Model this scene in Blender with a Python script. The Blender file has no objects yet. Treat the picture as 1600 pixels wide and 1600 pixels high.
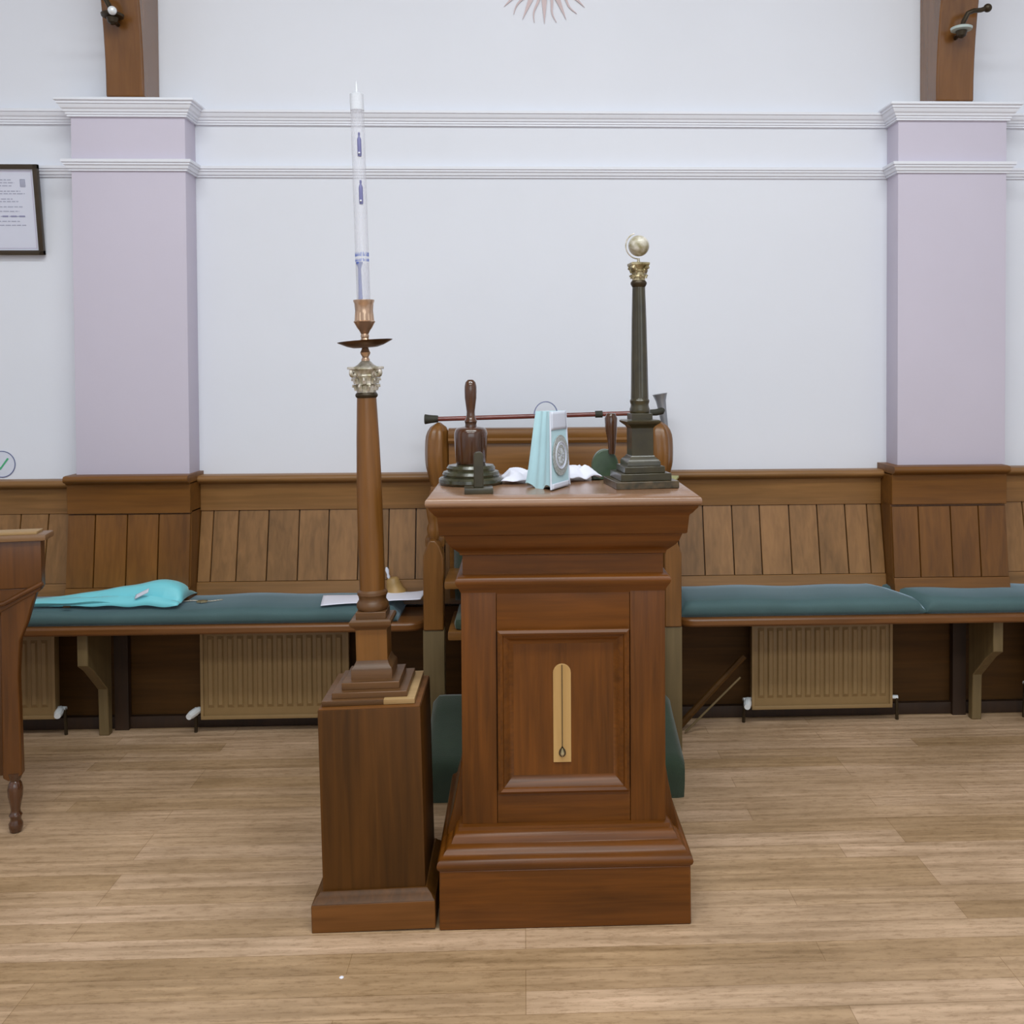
import bpy, bmesh, math, random
from math import sin, cos, pi, radians as rad
from mathutils import Vector, Matrix
random.seed(4)
S = bpy.context.scene
C = S.collection

# ------------------------------------------------------------ camera
yaw, pitch, roll = 0.03635, 0.02179, -0.00512
fw = Vector((sin(yaw)*cos(pitch), cos(yaw)*cos(pitch), -sin(pitch)))
rt = Vector((cos(yaw), -sin(yaw), 0)); up = rt.cross(fw)
r2 = rt*cos(roll) + up*sin(roll); u2 = -rt*sin(roll) + up*cos(roll)
cam = bpy.data.objects.new('camera', bpy.data.cameras.new('camera')); C.objects.link(cam)
m = Matrix((r2, u2, -fw)).transposed().to_4x4(); m.translation = (0, -3.62, 1.3)
cam.matrix_world = m
cam.data.sensor_width = 36; cam.data.lens = 36*1500/1600
cam.data.shift_x = (800-870.76)/1600; cam.data.shift_y = (615.03-800)/1600
S.camera = cam
# ------------------------------------------------------------ world, lamps, exposure
S.view_settings.view_transform = 'Standard'; S.view_settings.look = 'None'
S.view_settings.gamma = 1; S.view_settings.exposure = 0.0
S.view_settings.use_curve_mapping = False
W = bpy.data.worlds.new('world'); S.world = W; W.use_nodes = True
W.node_tree.nodes['Background'].inputs[0].default_value = (.8, .85, 1, 1)
W.node_tree.nodes['Background'].inputs[1].default_value = 0.3
def area(name, loc, aim, sx, sy, power, col):
    l = bpy.data.lights.new(name, 'AREA'); l.shape = 'RECTANGLE'; l.size = sx; l.size_y = sy
    l.energy = power; l.color = col
    o = bpy.data.objects.new(name, l); C.objects.link(o); o.location = loc
    o.rotation_euler = (Vector(aim)-Vector(loc)).to_track_quat('-Z', 'Y').to_euler()
    return o
area('ceiling_lamp_light', (0.1, -2.75, 3.95), (0.1, -2.6, 0), 3.6, .5, 98, (.925, .985, .985))
area('ceiling_lamp_light', (0.1, -4.9, 3.95), (0.1, -4.7, 0), 4.2, .6, 100, (.925, .985, .985))
area('window_light', (0.5, -7.2, 2.3), (0.2, 0, 1.3), 4.5, 2.0, 44, (.83, .97, 1.05))

# ------------------------------------------------------------ helpers
def lin(c):
    return tuple(((x/255)/12.92 if x/255 <= .04045 else ((x/255+.055)/1.055)**2.4) for x in c) + (1,)
class MB:
    def __init__(s): s.bm = bmesh.new()
    def box(s, x0, x1, y0, y1, z0, z1, bev=0.0):
        r = bmesh.ops.create_cube(s.bm, size=1); vs = r['verts']
        for v in vs: v.co = Vector(((x0+x1)/2+v.co.x*(x1-x0), (y0+y1)/2+v.co.y*(y1-y0), (z0+z1)/2+v.co.z*(z1-z0)))
        if bev > 0:
            es = list({e for v in vs for e in v.link_edges})
            bmesh.ops.bevel(s.bm, geom=es, offset=bev, segments=2, affect='EDGES', profile=.6)
        return s
    def loft(s, rings, cap=True, closed=True):
        vr = [[s.bm.verts.new(p) for p in r] for r in rings]
        n = len(vr[0])
        for a, b in zip(vr, vr[1:]):
            for i in range(n if closed else n-1):
                j = (i+1) % n
                s.bm.faces.new((a[i], a[j], b[j], b[i]))
        if cap:
            s.bm.faces.new(vr[0][::-1]); s.bm.faces.new(vr[-1])
        return s
    def square(s, prof, cx=0, cy=0, asp=None):
        # moulding profile (half width x, half depth y, z) swept round a rectangle
        rings = []
        for p in prof:
            hx, hy, z = (p[0], p[0], p[1]) if len(p) == 2 else p
            rings.append([(cx-hx, cy-hy, z), (cx+hx, cy-hy, z), (cx+hx, cy+hy, z), (cx-hx, cy+hy, z)])
        return s.loft(rings)
    def lathe(s, prof, seg=32, c=(0, 0), flute=0, f0=None, f1=None):
        rings = []
        for r, z in prof:
            ring = []
            for i in range(seg):
                a = 2*pi*i/seg; rr = max(r, 1e-4)
                if flute and f0 <= z <= f1: rr *= 1-.07*abs(cos(a*flute/2))**1.5
                ring.append((c[0]+rr*cos(a), c[1]+rr*sin(a), z))
            rings.append(ring)
        return s.loft(rings)
    def prism(s, pts, a0, a1, plane='XZ'):
        # outline extruded along the remaining axis
        f = {'XZ': lambda p, a: (p[0], a, p[1]), 'YZ': lambda p, a: (a, p[0], p[1]), 'XY': lambda p, a: (p[0], p[1], a)}[plane]
        return s.loft([[f(p, a0) for p in pts], [f(p, a1) for p in pts]])
    def tube(s, path, r, seg=10):
        path = [Vector(p) for p in path]; rings = []
        rs = r if isinstance(r, (list, tuple)) else [r]*len(path)
        ref = None
        for i, p in enumerate(path):
            t = (path[min(i+1, len(path)-1)]-path[max(i-1, 0)]).normalized()
            if ref is None: ref = t.orthogonal().normalized()
            n = (ref - t*ref.dot(t)).normalized(); ref = n; b = t.cross(n)
            rings.append([p+(n*cos(2*pi*k/seg)+b*sin(2*pi*k/seg))*rs[i] for k in range(seg)])
        return s.loft(rings)
    def sweep(s, prof, path, flip=False):
        # prof: (out, z); path: xy points, outward = normal to the right hand of travel, mitred
        P = [Vector((p[0], p[1])) for p in path]; rings = []
        for i, p in enumerate(P):
            def nrm(a, b):
                d = (b-a).normalized(); return Vector((d.y, -d.x))
            if i == 0: n = nrm(P[0], P[1]); k = 1
            elif i == len(P)-1: n = nrm(P[-2], P[-1]); k = 1
            else:
                n1, n2 = nrm(P[i-1], p), nrm(p, P[i+1]); n = (n1+n2).normalized(); k = 1/max(.3, n.dot(n1))
            rings.append([(p.x+n.x*o*k, p.y+n.y*o*k, z) for o, z in prof])
        return s.loft(rings)
    def grid(s, fn, nu, nv):
        g = [[s.bm.verts.new(fn(i/nu, j/nv)) for j in range(nv+1)] for i in range(nu+1)]
        for i in range(nu):
            for j in range(nv): s.bm.faces.new((g[i][j], g[i+1][j], g[i+1][j+1], g[i][j+1]))
        return s
    def move(s, M):
        bmesh.ops.transform(s.bm, matrix=M, verts=s.bm.verts); return s
    def build(s, name, mat, parent=None, solid=0, sub=0, ang=35, smooth=True, loc=None, rot=None, bevel=0):
        if not solid: bmesh.ops.recalc_face_normals(s.bm, faces=s.bm.faces)
        me = bpy.data.meshes.new(name); s.bm.to_mesh(me); s.bm.free()
        if smooth:
            me.shade_smooth(); me.set_sharp_from_angle(angle=rad(ang))
        me.materials.append(mat)
        o = bpy.data.objects.new(name, me); C.objects.link(o)
        if parent: o.parent = parent
        if loc: o.location = loc
        if rot: o.rotation_euler = rot
        if sub: q = o.modifiers.new('sub', 'SUBSURF'); q.levels = q.render_levels = sub
        if solid: q = o.modifiers.new('solid', 'SOLIDIFY'); q.thickness = solid; q.offset = 0
        if bevel:
            q = o.modifiers.new('bev', 'BEVEL'); q.width = bevel; q.segments = 2; q.limit_method = 'ANGLE'; q.angle_limit = rad(50)
        return o
def tag(o, label, cat, group=None):
    o['label'] = label; o['category'] = cat
    if group: o['group'] = group
    return o
def thing(name, label, cat, loc=(0, 0, 0), rot=(0, 0, 0), group=None):
    o = bpy.data.objects.new(name, None); C.objects.link(o); o.location = loc; o.rotation_euler = rot
    o.empty_display_size = .1
    return tag(o, label, cat, group)
def struct(o, label=None):
    o['kind'] = 'structure'
    if label: o['label'] = label
    return o

# ------------------------------------------------------------ materials
def newmat(name):
    M = bpy.data.materials.new(name); M.use_nodes = True
    nt = M.node_tree; return M, nt, nt.nodes['Principled BSDF']
def N(nt, t, **kw):
    n = nt.nodes.new(t)
    for k, v in kw.items(): setattr(n, k, v)
    return n
def plain(name, col, rough=.5, metal=0, spec=.5, noise=0, nscale=30, bump=0, bscale=200, coat=0, alpha=1, sheen=0, col2=None):
    M, nt, b = newmat(name)
    b.inputs['Roughness'].default_value = rough; b.inputs['Metallic'].default_value = metal
    b.inputs['Specular IOR Level'].default_value = spec; b.inputs['Coat Weight'].default_value = coat
    b.inputs['Alpha'].default_value = alpha; b.inputs['Sheen Weight'].default_value = sheen
    tc = N(nt, 'ShaderNodeTexCoord')
    n = N(nt, 'ShaderNodeTexNoise'); n.inputs['Scale'].default_value = nscale; n.inputs['Detail'].default_value = 5
    nt.links.new(tc.outputs['Object'], n.inputs['Vector'])
    r = N(nt, 'ShaderNodeValToRGB'); L = lin(col)
    c2 = lin(col2) if col2 else tuple(x*(1-noise) for x in L[:3])+(1,)
    r.color_ramp.elements[0].position = .35; r.color_ramp.elements[1].position = .65
    r.color_ramp.elements[0].color = c2; r.color_ramp.elements[1].color = L
    nt.links.new(n.outputs['Fac'], r.inputs['Fac']); nt.links.new(r.outputs['Color'], b.inputs['Base Color'])
    if bump:
        n2 = N(nt, 'ShaderNodeTexNoise'); n2.inputs['Scale'].default_value = bscale
        nt.links.new(tc.outputs['Object'], n2.inputs['Vector'])
        bp = N(nt, 'ShaderNodeBump'); bp.inputs['Strength'].default_value = bump; bp.inputs['Distance'].default_value = .002
        nt.links.new(n2.outputs['Fac'], bp.inputs['Height']); nt.links.new(bp.outputs['Normal'], b.inputs['Normal'])
    return M
def wood(name, dark, light, axis='Z', rough=.38, island=0, spec=.45, fine=1.0, coat=.0):
    M, nt, b = newmat(name); L = nt.links.new
    b.inputs['Roughness'].default_value = rough; b.inputs['Specular IOR Level'].default_value = spec
    b.inputs['Coat Weight'].default_value = coat; b.inputs['Coat Roughness'].default_value = .15
    tc = N(nt, 'ShaderNodeTexCoord'); geo = N(nt, 'ShaderNodeNewGeometry')
    off = N(nt, 'ShaderNodeVectorMath', operation='SCALE'); off.inputs['Scale'].default_value = 7
    comb = N(nt, 'ShaderNodeCombineXYZ')
    for i in range(3): L(geo.outputs['Random Per Island'], comb.inputs[i])
    L(comb.outputs[0], off.inputs[0])
    add = N(nt, 'ShaderNodeVectorMath', operation='ADD'); L(tc.outputs['Object'], add.inputs[0]); L(off.outputs[0], add.inputs[1])
    mp = N(nt, 'ShaderNodeMapping'); L(add.outputs[0], mp.inputs['Vector'])
    sc = {'X': (3, 60, 60), 'Y': (60, 3, 60), 'Z': (60, 60, 3)}[axis]
    mp.inputs['Scale'].default_value = tuple(v*fine for v in sc)
    n1 = N(nt, 'ShaderNodeTexNoise'); n1.inputs['Scale'].default_value = 1; n1.inputs['Detail'].default_value = 6; n1.inputs['Distortion'].default_value = .6
    L(mp.outputs[0], n1.inputs['Vector'])
    mp2 = N(nt, 'ShaderNodeMapping'); L(add.outputs[0], mp2.inputs['Vector'])
    mp2.inputs['Scale'].default_value = {'X': (2, 9, 9), 'Y': (9, 2, 9), 'Z': (9, 9, 2)}[axis]
    n2 = N(nt, 'ShaderNodeTexNoise'); n2.inputs['Scale'].default_value = 1; n2.inputs['Detail'].default_value = 3
    L(mp2.outputs[0], n2.inputs['Vector'])
    mix = N(nt, 'ShaderNodeMath', operation='MULTIPLY_ADD'); L(n1.outputs['Fac'], mix.inputs[0]); mix.inputs[1].default_value = .5
    hv = N(nt, 'ShaderNodeMath', operation='MULTIPLY'); L(n2.outputs['Fac'], hv.inputs[0]); hv.inputs[1].default_value = .5
    L(hv.outputs[0], mix.inputs[2])
    fac = mix.outputs[0]
    if island:
        ii = N(nt, 'ShaderNodeMath', operation='MULTIPLY_ADD'); L(geo.outputs['Random Per Island'], ii.inputs[0]); ii.inputs[1].default_value = island; L(fac, ii.inputs[2])
        sb = N(nt, 'ShaderNodeMath', operation='SUBTRACT'); L(ii.outputs[0], sb.inputs[0]); sb.inputs[1].default_value = island/2; fac = sb.outputs[0]
    r = N(nt, 'ShaderNodeValToRGB'); r.color_ramp.elements[0].position = .3; r.color_ramp.elements[1].position = .7
    r.color_ramp.elements[0].color = lin(dark); r.color_ramp.elements[1].color = lin(light)
    L(fac, r.inputs['Fac']); L(r.outputs['Color'], b.inputs['Base Color'])
    bp = N(nt, 'ShaderNodeBump'); bp.inputs['Strength'].default_value = .12; bp.inputs['Distance'].default_value = .001
    L(n1.outputs['Fac'], bp.inputs['Height']); L(bp.outputs['Normal'], b.inputs['Normal'])
    return M
def floor_mat():
    M, nt, b = newmat('oak_strip_floor'); L = nt.links.new
    tc = N(nt, 'ShaderNodeTexCoord')
    br = N(nt, 'ShaderNodeTexBrick'); L(tc.outputs['Object'], br.inputs['Vector'])
    br.offset = .37; br.offset_frequency = 3; br.squash_frequency = 5; br.squash = 1.3
    for k, v in (('Scale', 1), ('Mortar Size', .0007), ('Mortar Smooth', .3), ('Bias', 0), ('Brick Width', 1.05), ('Row Height', .074)): br.inputs[k].default_value = v
    br.inputs['Color1'].default_value = lin((174, 144, 110)); br.inputs['Color2'].default_value = lin((200, 170, 142)); br.inputs['Mortar'].default_value = lin((138, 108, 74))
    mp = N(nt, 'ShaderNodeMapping'); mp.inputs['Scale'].default_value = (1.6, 30, 1); L(tc.outputs['Object'], mp.inputs['Vector'])
    n1 = N(nt, 'ShaderNodeTexNoise'); n1.inputs['Scale'].default_value = 1.5; n1.inputs['Detail'].default_value = 8; L(mp.outputs[0], n1.inputs['Vector'])
    r1 = N(nt, 'ShaderNodeValToRGB'); r1.color_ramp.elements[0].position = .3; r1.color_ramp.elements[1].position = .72
    r1.color_ramp.elements[0].color = (.60, .56, .48, 1); r1.color_ramp.elements[1].color = (1.2, 1.2, 1.2, 1); L(n1.outputs['Fac'], r1.inputs['Fac'])
    mx = N(nt, 'ShaderNodeMixRGB', blend_type='MULTIPLY'); mx.inputs[0].default_value = .85; L(br.outputs['Color'], mx.inputs[1]); L(r1.outputs['Color'], mx.inputs[2])
    # worn patches and fine flecks
    n2 = N(nt, 'ShaderNodeTexNoise'); n2.inputs['Scale'].default_value = 2.4; n2.inputs['Detail'].default_value = 4; L(tc.outputs['Object'], n2.inputs['Vector'])
    r2_ = N(nt, 'ShaderNodeValToRGB'); r2_.color_ramp.elements[0].color = (.86, .84, .8, 1); r2_.color_ramp.elements[1].color = (1.1, 1.1, 1.12, 1)
    r2_.color_ramp.elements[0].position = .35; r2_.color_ramp.elements[1].position = .65; L(n2.outputs['Fac'], r2_.inputs['Fac'])
    mx2 = N(nt, 'ShaderNodeMixRGB', blend_type='MULTIPLY'); mx2.inputs[0].default_value = 1; L(mx.outputs[0], mx2.inputs[1]); L(r2_.outputs['Color'], mx2.inputs[2])
    mp3 = N(nt, 'ShaderNodeMapping'); mp3.inputs['Scale'].default_value = (14, 60, 1); L(tc.outputs['Object'], mp3.inputs['Vector'])
    n3 = N(nt, 'ShaderNodeTexNoise'); n3.inputs['Scale'].default_value = 1.6; n3.inputs['Detail'].default_value = 6; n3.inputs['Roughness'].default_value = .8; L(mp3.outputs[0], n3.inputs['Vector'])
    r3 = N(nt, 'ShaderNodeValToRGB'); r3.color_ramp.elements[0].color = (.72, .68, .62, 1); r3.color_ramp.elements[1].color = (1.03, 1.03, 1.03, 1)
    r3.color_ramp.elements[0].position = .38; r3.color_ramp.elements[1].position = .5; L(n3.outputs['Fac'], r3.inputs['Fac'])
    mx3 = N(nt, 'ShaderNodeMixRGB', blend_type='MULTIPLY'); mx3.inputs[0].default_value = .9; L(mx2.outputs[0], mx3.inputs[1]); L(r3.outputs['Color'], mx3.inputs[2])
    L(mx3.outputs[0], b.inputs['Base Color'])
    b.inputs['Roughness'].default_value = .42; b.inputs['Specular IOR Level'].default_value = .5
    bp = N(nt, 'ShaderNodeBump'); bp.inputs['Strength'].default_value = .15; bp.inputs['Distance'].default_value = .001
    L(n1.outputs['Fac'], bp.inputs['Height']); L(bp.outputs['Normal'], b.inputs['Normal'])
    return M
M_wall = plain('white_plaster', (226, 228, 237), .85, spec=.2, noise=.035, nscale=1.3, bump=.1, bscale=60)
M_pier = plain('lilac_plaster', (204, 197, 212), .85, spec=.2, noise=.03, nscale=2, bump=.1, bscale=60)
M_trim = plain('white_gloss_paint', (233, 235, 244), .45, spec=.4, noise=.02, nscale=4)
M_ceil = plain('ceiling_paint', (225, 225, 225), .9)
M_floor = floor_mat()
DADO = ((108, 74, 34), (152, 108, 62))
M_dv = wood('dado_board_oak', DADO[0], DADO[1], 'Z', .42, island=.16)
M_dh = wood('dado_rail_oak', DADO[0], DADO[1], 'X', .42)
M_pv = wood('pier_board_oak', (90, 54, 14), (128, 82, 30), 'Z', .42, island=.12)
M_ph = wood('pier_rail_oak', (90, 54, 14), (128, 82, 30), 'X', .42)
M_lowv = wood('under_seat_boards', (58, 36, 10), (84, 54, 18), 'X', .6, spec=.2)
M_seat = wood('bench_edge_oak', (88, 52, 20), (124, 78, 36), 'X', .35)
M_brk = wood('bracket_grey_oak', (92, 76, 46), (118, 98, 64), 'Z', .55)
M_dark = wood('dark_wood', (36, 22, 10), (56, 34, 15), 'Z', .6)
PED = ((72, 38, 3), (114, 64, 15))
M_sv = wood('pedestal_oak_upright', PED[0], PED[1], 'Z', .36, spec=.35, fine=1.5)
M_sh = wood('pedestal_oak_rail', PED[0], PED[1], 'X', .36, spec=.35, fine=1.5)
M_top = wood('pedestal_top_oak', (120, 84, 58), (158, 120, 92), 'X', .25, spec=.7)
M_bxv = wood('box_mahogany', (58, 34, 8), (94, 57, 18), 'Z', .45, spec=.25)
M_bxh = wood('box_base_wood', (84, 50, 16), (122, 76, 34), 'X', .45, spec=.25)
M_lt = wood('pale_raw_wood', (150, 116, 72), (182, 150, 104), 'X', .5)
M_col = wood('column_oak', (88, 56, 20), (130, 84, 36), 'Z', .32)
M_colb = wood('column_base_oak', (74, 48, 22), (112, 76, 44), 'X', .38)
M_chair = wood('chair_oak', (100, 64, 26), (138, 94, 46), 'X', .3)
M_chairv = wood('chair_oak_upright', (98, 62, 24), (138, 92, 44), 'Z', .3)
M_desk = wood('desk_oak', (66, 36, 8), (106, 62, 20), 'Z', .35)
M_deskh = wood('desk_top_oak', (112, 80, 50), (146, 110, 76), 'X', .35)
M_maul = wood('maul_dark_wood', (52, 30, 16), (88, 52, 28), 'Z', .18, coat=.6)
M_green = plain('green_dark_stone', (66, 64, 44), .22, noise=.45, nscale=30, coat=.4)
M_dgcol = plain('dark_stained_ebony', (58, 51, 29), .3, noise=.4, nscale=25, coat=.3)
M_red = plain('cane_lacquer', (122, 58, 50), .25, noise=.35, nscale=14, coat=.5)
M_rub = plain('dark_rubber', (48, 46, 34), .7, noise=.2)
M_grey = plain('grey_metal_cup', (150, 152, 158), .35, metal=.5, noise=.1)
M_brass = plain('aged_brass', (190, 176, 142), .38, metal=.5, noise=.4, nscale=35, col2=(110, 95, 55))
M_cop = plain('copper_cup', (206, 172, 144), .22, metal=.75, noise=.25, nscale=20)
M_silv = plain('tarnished_silver', (216, 208, 198), .42, metal=.45, noise=.4, nscale=60, col2=(158, 150, 126))
M_pan = plain('dark_bronze', (98, 66, 36), .3, metal=.7, noise=.25)
M_bell = plain('brass_bell', (176, 140, 84), .45, noise=.3, nscale=18)
M_slate = plain('ink_blue', (112, 112, 158), .5, noise=.15)
M_ink = plain('print_blue', (70, 96, 178), .5)
M_iron = plain('black_iron', (62, 50, 32), .4, metal=.5, noise=.3)
M_glint = plain('pale_glass', (186, 200, 196), .15, noise=.1)
M_paper = plain('white_paper', (232, 232, 246), .8, noise=.03, nscale=8)
M_certp = plain('certificate_paper', (214, 216, 232), .6, noise=.02, nscale=5)
M_frame = plain('dark_frame_wood', (56, 42, 22), .4, noise=.2)
M_line = plain('print_grey', (168, 170, 190), .7)
M_lined = plain('print_grey_dark', (140, 140, 172), .7)
M_pinkl = plain('print_rule_pink', (190, 178, 204), .7)
M_bluering = plain('sign_ring_blue', (88, 96, 140), .5)
M_tick = plain('sign_tick_green', (70, 170, 120), .5)
M_sun = plain('sun_bronze_paint', (206, 186, 188), .6, noise=.08, nscale=12)
M_sil2 = plain('emblem_silver_thread', (190, 196, 198), .5, metal=.1, noise=.3, nscale=220, col2=(150, 150, 142))
M_turq = plain('turquoise_silk', (184, 222, 232), .42, noise=.06, nscale=12, sheen=.3)
M_turq2 = plain('turquoise_collar_silk', (120, 210, 222), .45, noise=.05, nscale=10, sheen=.3)
M_white = plain('white_satin', (214, 218, 232), .5, noise=.04)
M_cush = plain('green_velvet', (76, 102, 104), .7, noise=.14, nscale=5, bump=.3, bscale=260, sheen=1.0, spec=.3)
M_cush.node_tree.nodes['Principled BSDF'].inputs['Sheen Tint'].default_value = (.62, .82, 1, 1)
M_cush.node_tree.nodes['Principled BSDF'].inputs['Sheen Roughness'].default_value = .35
M_kneel = plain('green_baize', (42, 60, 40), .85, noise=.25, nscale=9, bump=.5, bscale=300, sheen=.3)
M_radm = plain('radiator_enamel', (140, 112, 72), .5, noise=.06)
M_chrome = plain('valve_chrome', (232, 236, 240), .2, metal=.2)
M_olive = plain('olive_card', (150, 146, 88), .6, noise=.1)
M_beam = wood('roof_timber', (96, 60, 24), (128, 84, 42), 'Z', .25, coat=.4)
M_inlay = wood('plumb_plate_sycamore', (164, 126, 74), (192, 154, 98), 'Z', .4)
def clear(name, col, alpha):
    M, nt, b = newmat(name); b.inputs['Base Color'].default_value = lin(col); b.inputs['Roughness'].default_value = .12
    b.inputs['Alpha'].default_value = alpha
    n = N(nt, 'ShaderNodeTexNoise'); n.inputs['Scale'].default_value = 9
    mr = N(nt, 'ShaderNodeMapRange'); mr.inputs[3].default_value = alpha-.06; mr.inputs[4].default_value = alpha+.06
    nt.links.new(n.outputs['Fac'], mr.inputs[0]); nt.links.new(mr.outputs[0], b.inputs['Alpha'])
    return M
M_tube = clear('clear_candle_tube', (212, 212, 222), .34)
M_oil = clear('blue_candle_oil', (84, 104, 180), .85)
M_wick = clear('frosted_nozzle', (235, 238, 245), .6)

# ------------------------------------------------------------ room shell
RX, RY0, CZ = 3.6, -7.6, 4.1
struct(MB().box(-RX-.1, RX+.1, RY0, .2, -.1, 0).build('floor', M_floor), 'worn narrow oak strip floor')
struct(MB().box(-RX-.1, RX+.1, 0, .2, 0, CZ).build('wall_back', M_wall), 'plain white back wall')
struct(MB().box(-RX-.1, -RX, RY0, 0, 0, CZ).build('wall_left', M_wall), 'white left wall')
struct(MB().box(RX, RX+.1, RY0, 0, 0, CZ).build('wall_right', M_wall), 'white right wall')
struct(MB().box(-RX-.1, RX+.1, RY0-.1, RY0, 0, CZ).build('wall_front', M_wall), 'white wall behind the viewer')
struct(MB().box(-RX-.1, RX+.1, RY0-.1, .2, CZ, CZ+.1).build('ceiling', M_ceil), 'pale ceiling')
PL = (-1.607, -1.204); PR = (1.39, 1.797); PD = -.11
for (a, b), s in ((PL, 'left'), (PR, 'right')):
    p = struct(MB().box(a, b, PD, 0.0, .9, 2.27, .003).build('wall_pier', M_pier), 'lilac painted pier %s of the pedestal' % s)
path = [(-RX, 0), (PL[0], 0), (PL[0], PD), (PL[1], PD), (PL[1], 0), (PR[0], 0), (PR[0], PD), (PR[1], PD), (PR[1], 0), (RX, 0)]
prof = [(0, 2.222), (.009, 2.222), (.009, 2.229), (.013, 2.2295), (.013, 2.236), (.018, 2.238), (.02, 2.245), (.025, 2.249), (.029, 2.256), (.031, 2.262), (.035, 2.263), (.036, 2.272), (0, 2.272)]
struct(MB().sweep(prof, path).build('trim_1', M_trim, ang=20), 'white moulded cornice rail running round the piers')
z = 2.03
prof = [(0, z), (.007, z), (.007, z+.007), (.013, z+.008), (.016, z+.018), (.021, z+.02), (.021, z+.027), (.026, z+.028), (.027, z+.038), (0, z+.04)]
struct(MB().sweep(prof, path).build('trim_2', M_trim, ang=20), 'thinner white picture rail below the cornice')
for (a, b) in (PL, PR):
    struct(MB().square([((b-a)/2+.036, .086, 2.270), ((b-a)/2+.042, .092, 2.273), ((b-a)/2+.042, .092, 2.280), ((b-a)/2+.038, .088, 2.283)], (a+b)/2, -.06).build('trim_3', M_trim, bevel=.002), 'white capping slab on top of a pier')

# dado panelling
def dado(x0, x1, Y, seams, mv, mh, label, lean=.05, dz=0):
    r = thing('dado_panelling', label, 'panelling'); del r['category']; r['kind'] = 'structure'
    yb = Y-lean
    xs = [x0]+seams+[x1]; b = MB()
    for a, c in zip(xs, xs[1:]):
        g = .0013
        lo = [(a+g, Y+.0, .80), (c-g, Y+.0, .80), (c-g, yb+.0, .545), (a+g, yb, .545)]
        f = [(p[0]+(g if i in (0, 3) else -g), p[1]-.006, p[2]) for i, p in enumerate(lo)]
        bk = [(p[0], p[1]+.008, p[2]) for p in lo]
        b.loft([bk, lo, f])
    b.build('boards', mv, r, ang=15)
    MB().prism([(Y+.004, .81), (yb+.004, .54), (0, .54), (0, .81)], x0, x1, 'YZ').build('backing_board', M_pv if Y < -.1 else M_dark, r)
    MB().prism([(Y-.012, .802+dz/2), (Y-.012, .9+dz), (Y-.016, .91+dz), (0, .912+dz), (0, .802+dz/2)], x0, x1, 'YZ').build('top_rail', mh, r, bevel=.002)
    MB().prism([(yb-.008, .543), (yb-.022, .455), (0, .455), (0, .543)], x0, x1, 'YZ').build('bottom_rail', mh, r, bevel=.002)
    MB().prism([(y_, z_+dz) for y_, z_ in ((0, .905), (Y-.018, .905), (Y-.024, .911), (Y-.036, .914), (Y-.042, .921), (Y-.042, .929), (Y-.036, .936), (Y-.02, .938), (0, .938))], x0, x1, 'YZ').build('cap_rail', mh, r, ang=50)
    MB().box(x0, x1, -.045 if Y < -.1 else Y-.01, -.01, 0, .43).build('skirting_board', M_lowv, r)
    return r
PDL, PDR = (-1.625, -1.19), (1.355, 1.785)
mid = [-1.142, -1.05, -.94, -.828, -.719, -.609, -.498, -.398, -.29, -.18, -.07, .04, .15, .26, .37, .48, .58, .675, .785, .89, 1.002, 1.109, 1.216, 1.30]
dado(PDL[1], PDR[0], -.03, mid, M_dv, M_dh, 'light oak dado panelling between the two piers', .055, -.009)
dado(-RX, PDL[0], -.03, [-RX+.11*i for i in range(1, 17)]+[-1.74], M_dv, M_dh, 'light oak dado panelling left of the left pier', .055, -.022)
dado(PDR[1], RX, -.03, [1.9+.11*i for i in range(14)], M_dv, M_dh, 'light oak dado panelling right of the right pier', .055, -.004)
dado(PDL[0], PDL[1], -.135, [-1.527, -1.414, -1.303], M_pv, M_ph, 'darker oak dado boxed round the left pier', .03, .004)
dado(PDR[0], PDR[1], -.135, [1.455, 1.575, 1.68], M_pv, M_ph, 'darker oak dado boxed round the right pier', .03, .013)
struct(MB().box(-RX, RX, -.065, -.04, 0, .045, .004).build('baseboard_back', M_dark), 'dark skirting fillet under the benches')

# roof timbers above the piers with iron hooks
def timber(x0, x1, label, side):
    r = thing('roof_timber', label, 'timber', ((x0+x1)/2, 0, 2.283), group='roof timbers on the piers')
    hw = (x1-x0)/2; rings = []
    for i in range(24):
        zz = i*.075; d = .035*(zz/.33)**2
        yf = -.15-d; yb = -.0-max(0, d-.15)
        rings.append([(-hw, yf, zz), (hw, yf, zz), (hw, yb, zz), (-hw, yb, zz)])
    o = MB().loft(rings).build('brace', M_beam, r, bevel=.006)
    h = thing('iron_hook', 'dark iron hook with a pale disc on the right timber' if side == 'right' else 'dark iron hook with a bright knob on the left timber', 'hook', ((x0+x1)/2+(-.012 if side == 'left' else -.008), -.215, 2.548 if side == 'left' else 2.525), group='iron hooks on the roof timbers')
    sx = -1 if side == 'left' else 1
    MB().lathe([(.006, -.035), (.016, -.028), (.02, -.012), (.008, -.008)], 16).build('boss', M_iron, h)
    MB().lathe([(.008, -.011), (.036, -.008), (.038, 0), (.03, .004), (.006, .006)], 24).build('glass_disc', M_glint if side == 'right' else M_iron, h)
    MB().tube([(0, 0, .0), (sx*.004, -.01, .02), (sx*.014, -.02, .045), (sx*.035, -.02, .054), (sx*.06, -.02, .056), (sx*.078, -.02, .062)], .0085).build('arm', M_iron, h)
    bm_ = MB(); bmesh.ops.create_icosphere(bm_.bm, subdivisions=3, radius=.015)
    bm_.build('knob', M_iron if side == 'right' else M_chrome, h, loc=(sx*.085, -.02, .064) if side == 'right' else (.012, -.03, .002))
    MB().tube([(0, .05, -.02), (0, 0, -.018)], .007).build('spike', M_iron, h)
    return r
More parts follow.
